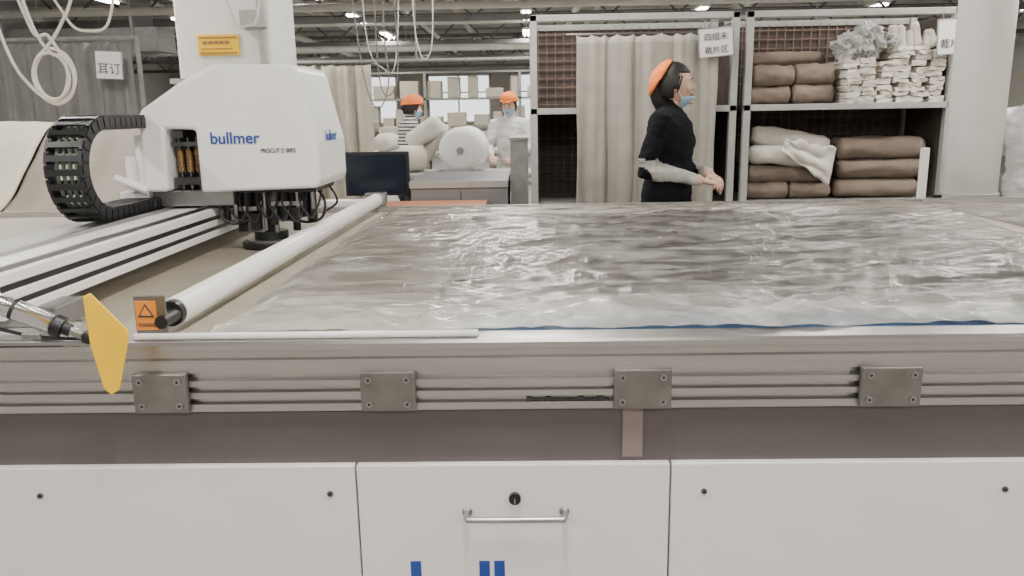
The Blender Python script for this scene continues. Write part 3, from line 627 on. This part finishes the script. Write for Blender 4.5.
# ---------------------------------------------------------------- people
def person(name,loc,rot,h=1.62,elbows=None,wrists=None,fing=None,top='vest',sleeve='sleeve',upper=None,pants='pants',headrot=(0,0,0),lean=0,mask='chin',longhair=False,cap=True,bulk=1,hs=1,capback=False):
    R=root(name,loc,rot); s=h/1.62; upper=upper or sleeve
    E=elbows or [(-.25,-.03,1.08),(.25,-.03,1.08)]; W=wrists or [(-.22,.12,.88),(.22,.12,.88)]; FD=fing
    def L(p):
        p=Vector(p); t=max(0,p.z-.88); return Vector((p.x,p.y+t*math.sin(lean),p.z-t*(1-math.cos(lean))))
    bm=bmesh.new()
    secs=[(.74,.14,.112,0),(.84,.16,.125,-.01),(.92,.158,.120,-.008),(1.02,.138,.108,0),(1.12,.140,.108,.006),(1.21,.152,.116,.010),(1.30,.160,.104,.0),(1.355,.148,.082,-.006),(1.39,.10,.066,-.004),(1.415,.058,.056,.0),(1.47,.05,.052,.012)]
    loft(bm,[[L((rx*(bulk if z<1.38 else 1)*math.cos(a),yo+ry*(bulk if z<1.38 else 1)*math.sin(a),z)) for a in [2*math.pi*k/28 for k in range(28)]] for z,rx,ry,yo in secs])
    segs=[(L((0,0,.85)),L((0,0,1.38)),'top',.10),(L((0,0,1.43)),L((0,.01,1.5)),'skin',0)]
    for i,sg in enumerate((-1,1)):
        hip=Vector((sg*.083,0,.82)); kn=Vector((sg*.09,.015,.45)); an=Vector((sg*.095,-.02,.09))
        tube(bm,[hip,hip.lerp(kn,.5),kn,kn.lerp(an,.35),an],[.092,.078,.058,.056,.040],16)
        tube(bm,[(an.x,-.07,.035),(an.x,-.05,.045),(an.x,.03,.045),(an.x,.12,.032),(an.x,.17,.025)],[.02,.036,.040,.034,.015],14)
        segs+=[(hip,kn,'pants',.03),(kn,an,'pants',.02),(Vector((an.x,-.06,.03)),Vector((an.x,.15,.02)),'shoe',0.02)]
        sh=L((sg*.165,0,1.335)); e=Vector(E[i]); w_=Vector(W[i]); e=L(e) if not elbows else e
        tube(bm,[L((sg*.09,0,1.35)),sh,sh.lerp(e,.35),sh.lerp(e,.8),e,e.lerp(w_,.3),e.lerp(w_,.85),w_],[.05,.060,.058,.052,.050,.048,.036,.028],16)
        segs+=[(sh.lerp(e,.12),e,'upper',.0),(e.lerp(sh,.12),e.lerp(w_,.84),'sleeve',.004),(e.lerp(w_,.93),w_,'skin',0)]
    order=['top','skin','pants','shoe','upper','sleeve']; ms=[top,'skin',pants,'black',upper,sleeve]
    o=fin(bm,'body',ms,R); remesh(o,.011,3)
    for v in o.data.vertices:
        n=v.normal; z=v.co.z
        if .12<z<1.36: v.co+=n*(.010*noise.noise(Vector((v.co.x*12,v.co.y*12,z*20)))+.005*noise.noise(Vector((v.co.x*30,v.co.y*30,z*45))))
    for p in o.data.polygons:
        c=p.center; best=None
        for a,b,k,off in segs:
            d=b-a; t=max(0,min(1,(c-a).dot(d)/d.length_squared)); q=(c-(a+d*t)).length-off
            if k=='top': q-=.03
            if best is None or q<best[0]: best=(q,k)
        p.material_index=order.index(best[1])
    for i,sg in enumerate((-1,1)):
        e=Vector(E[i]); w_=Vector(W[i]); d=(w_-e).normalized()
        if FD: d=(d+Vector(FD[i])).normalized()
        side=Vector((-sg,0,0)); side=(side-d*side.dot(d)).normalized()
        nrm=d.cross(side).normalized()
        up=nrm if nrm.z<0 else -nrm
        bm=bmesh.new(); a=w_
        lay=[(0,.026,.019),(.03,.034,.017),(.065,.040,.015),(.085,.038,.012)]
        loft(bm,[[a+d*(t-.01)+side*(rx*math.cos(q))+up*(ry*math.sin(q)) for q in [2*math.pi*k/14 for k in range(14)]] for t,rx,ry in lay])
        for f,(off,ln) in enumerate(((.028,.068),(.010,.076),(-.009,.070),(-.027,.055))):
            b0=a+d*.065+side*off; b1=b0+d*(ln*.45)+up*.010; b2=b1+d*(ln*.25)+up*.022; b3=b2+d*(ln*.10)+up*.022
            tube(bm,[b0,b1,b2,b3],[.0090,.0085,.0078,.0055],10)
        t0=a+d*.02+side*.022; t1=t0+d*.025+side*.024+up*.008; t2=t1+d*.026+side*.008+up*.008; t3=t2+d*.016+up*.004
        tube(bm,[t0,t1,t2,t3],[.013,.0115,.0095,.006],10)
        hh=fin(bm,'hand_%s'%('left' if sg<0 else 'right'),'skin',R); remesh(hh,.0035,2)
    hc=L((0,.022,1.515)); Hh=root('head',hc,0); Hh.parent=R; Hh.rotation_euler=headrot; Hh.scale=(hs,hs,hs)
    bm=bmesh.new(); res=bmesh.ops.create_uvsphere(bm,u_segments=32,v_segments=24,radius=1)
    for v in res['verts']:
        x,y,z=v.co; k=1
        if z<0: k=1-.30*(-z)**1.3
        px,py,pz=.074*x*k,.092*y*(1-.12*max(0,-z)),.112*z
        if y<0 and z<-.2: py*=(1-.35*(-z-.2))
        if y>0: py+= .010*max(0,-z-.1)
        v.co=(px,py,pz)
    tube(bm,[(0,.082,.022),(0,.094,.0),(0,.106,-.018),(0,.098,-.026)],[.006,.009,.0115,.008],10)
    for q in (-.009,.009): ell(bm,(q,.095,-.022),(.006,.007,.005),seg=8,rings=6)
    ell(bm,(0,.082,-.086),(.020,.016,.014)); ell(bm,(0,.086,-.047),(.02,.009,.008))
    for sg in (-1,1):
        ell(bm,(sg*.075,-.002,-.005),(.007,.017,.028),seg=10,rings=8,mx=Matrix.Rotation(.15,4,'X')); ell(bm,(sg*.04,.068,-.02),(.02,.016,.018)); ell(bm,(sg*.03,.079,.027),(.02,.010,.006))
    tube(bm,[(0,-.012,-.16),(0,-.008,-.06)],[.046,.046],14)
    o=fin(bm,'head_skin','skin',Hh); remesh(o,.0045,3)
    bm=bmesh.new()
    for sg in (-1,1):
        ell(bm,(sg*.030,.079,.006),(.013,.008,.0065),0,10,8); ell(bm,(sg*.030,.086,.006),(.0055,.003,.0055),1,10,8)
        tube(bm,[(sg*.014,.091,.028),(sg*.030,.090,.033),(sg*.047,.079,.027)],[.002,.003,.0015],6,1)
        tube(bm,[(sg*.017,.087,.011),(sg*.030,.0885,.014),(sg*.044,.080,.010)],[.001,.0017,.001],6,1)
    tube(bm,[(-.022,.088,-.047),(-.008,.0955,-.044),(0,.096,-.046),(.008,.0955,-.044),(.022,.088,-.047)],[.001,.0035,.003,.0035,.001],6,2)
    tube(bm,[(-.018,.089,-.052),(0,.095,-.055),(.018,.089,-.052)],[.001,.0045,.001],6,2)
    fin(bm,'face_features',['eyew','hair','lip'],Hh,smooth=True)
    bm=bmesh.new(); res=bmesh.ops.create_uvsphere(bm,u_segments=40,v_segments=30,radius=1)
    for v in res['verts']:
        v.co=Vector((v.co.x*.083,v.co.y*.102-.006,v.co.z*.118+.004))
    kill=[f for f in bm.faces if (lambda c: (c.y>.020 and c.z<.066) or (c.z<-.07) or (c.y>-.008 and c.z<-.02 and abs(c.x)>.04))(f.calc_center_median())]
    bmesh.ops.delete(bm,geom=kill,context='FACES')
    o=fin(bm,'hair','hair',Hh,smooth=True); o.modifiers.new('s','SOLIDIFY').thickness=.008
    bm=bmesh.new()
    if longhair: tube(bm,spline([(0,-.070,.02),(0,-.080,-.03),(0,-.070,-.08),(0,-.060,-.125),(0,-.055,-.15)],4),[.045,.050,.052,.052,.050,.049,.048,.047,.045,.042,.038,.034,.03,.026,.022,.018,.01],14)
    else: ell(bm,(0,-.098,.0),(.035,.03,.035))
    for sg in (-1,1): tube(bm,[(sg*.070,.035,.045),(sg*.078,.020,.0),(sg*.074,.010,-.04)],[.008,.008,.002],8)
    fin(bm,'hair_tail','hair',Hh,smooth=True)
    if cap:
        CR=root('cap',(0,0,0)); CR.parent=Hh
        if capback: CR.rotation_euler=(.80,0,0); CR.location=(0,-.006,-.006); CR.scale=(.90,.94,.90)
        bm=bmesh.new(); res=bmesh.ops.create_uvsphere(bm,u_segments=32,v_segments=20,radius=1)
        for v in res['verts']:
            v.co=Vector((v.co.x*.095,v.co.y*.118-.012,v.co.z*.088+.058+.20*(v.co.y*.118)))
            v.co+=v.co.normalized()*.008*noise.noise(v.co*40)
        lim=.092 if capback else .046
        bmesh.ops.delete(bm,geom=[f for f in bm.faces if f.calc_center_median().z<lim+.20*f.calc_center_median().y],context='FACES')
        o=fin(bm,'cap_crown','cap',CR,smooth=True); o.modifiers.new('s','SOLIDIFY').thickness=.004
        if not capback:
            bm=bmesh.new(); pts=[(.092*math.cos(a),-.010+.112*math.sin(a),.048+.2*.112*math.sin(a)) for a in [2*math.pi*k/32 for k in range(32)]]; tube(bm,pts,.008,8,closed=True)
            fin(bm,'cap_band','cap',CR,smooth=True)
            bm=bmesh.new(); rs=[]
            for t in range(9):
                a=math.radians(25+130*t/8); c0=Vector((.090*math.cos(a),-.010+.110*math.sin(a),.068)); k=math.sin(math.pi*t/8); c1=c0+Vector((.012*math.cos(a)*k,.030*k,-.010*k)); rs.append((c0,c1))
            va=[(bm.verts.new(p),bm.verts.new(q)) for p,q in rs]
            for p,q in zip(va,va[1:]): bm.faces.new((p[0],q[0],q[1],p[1]))
            o=fin(bm,'cap_brim','cap',CR,smooth=True); o.modifiers.new('s','SOLIDIFY').thickness=.004
    if mask:
        bm=bmesh.new(); res=bmesh.ops.create_uvsphere(bm,u_segments=32,v_segments=24,radius=1)
        zt=-.060 if mask=='chin' else -.008; zb=-.115
        for v in res['verts']: v.co=Vector((v.co.x*.074*(1-.15*max(0,-v.co.z)),v.co.y*.104,v.co.z*.118))
        bmesh.ops.delete(bm,geom=[f for f in bm.faces if not (zb<f.calc_center_median().z<zt and f.calc_center_median().y>.012)],context='FACES')
        for v in bm.verts:
            if mask=='chin': v.co.y+=.014; v.co.x*=1.06
            v.co.y+=.003*math.sin(v.co.z*500)
        o=fin(bm,'face_mask','mask',Hh,smooth=True); o.modifiers.new('s','SOLIDIFY').thickness=.003
        bm=bmesh.new()
        for sg in (-1,1): tube(bm,[(sg*.060,.04,zt-.01),(sg*.072,.01,-.02),(sg*.078,-.012,.012)],.0015,6)
        fin(bm,'mask_loops','paper',Hh)
    R.scale=(s,s,s)
    return R
person('woman_worker',(.80,4.62,0),math.radians(-115),1.63,
    elbows=[(-.20,.02,1.07),(.215,-.08,1.06)],wrists=[(-.05,.23,1.02),(.06,.21,1.00)],fing=[(.35,0,-.05),(-.35,.2,-.1)],
    top='vest',upper='vest',sleeve='sleeve',headrot=(.02,0,.30),mask='chin',longhair=True,bulk=1.14,hs=1.06,capback=True)
person('woman_worker.001',(-1.22,8.05,0),math.radians(-60),1.55,elbows=[(-.22,.08,1.08),(.22,.08,1.08)],wrists=[(-.12,.30,1.05),(.12,.30,1.05)],top='stripe',upper='stripe',sleeve='wshirt',lean=.12,mask='full',headrot=(-.15,0,0))
person('woman_worker.002',(-.18,8.3,0),math.radians(165),1.56,elbows=[(-.22,.06,1.08),(.22,.06,1.08)],wrists=[(-.12,.27,1.0),(.12,.27,1.0)],top='wshirt',upper='wshirt',sleeve='wshirt',mask='full',headrot=(-.2,0,0))
person('woman_worker.003',(2.93,4.75,0),math.radians(150),1.60,top='wshirt',upper='wshirt',sleeve='vest',mask='full')
# ---------------------------------------------------------------- camera
cam=bpy.data.cameras.new('camera'); co=bpy.data.objects.new('camera',cam); C.objects.link(co)
cam.sensor_width=36; cam.lens=36*800/1024
co.matrix_world=Matrix.Translation((0,0,1.395))@Matrix.Rotation(math.radians(1.3),4,'Z')@Matrix.Rotation(math.radians(90-12.4),4,'X')@Matrix.Rotation(math.radians(-1.0),4,'Z')
bpy.context.scene.camera=co
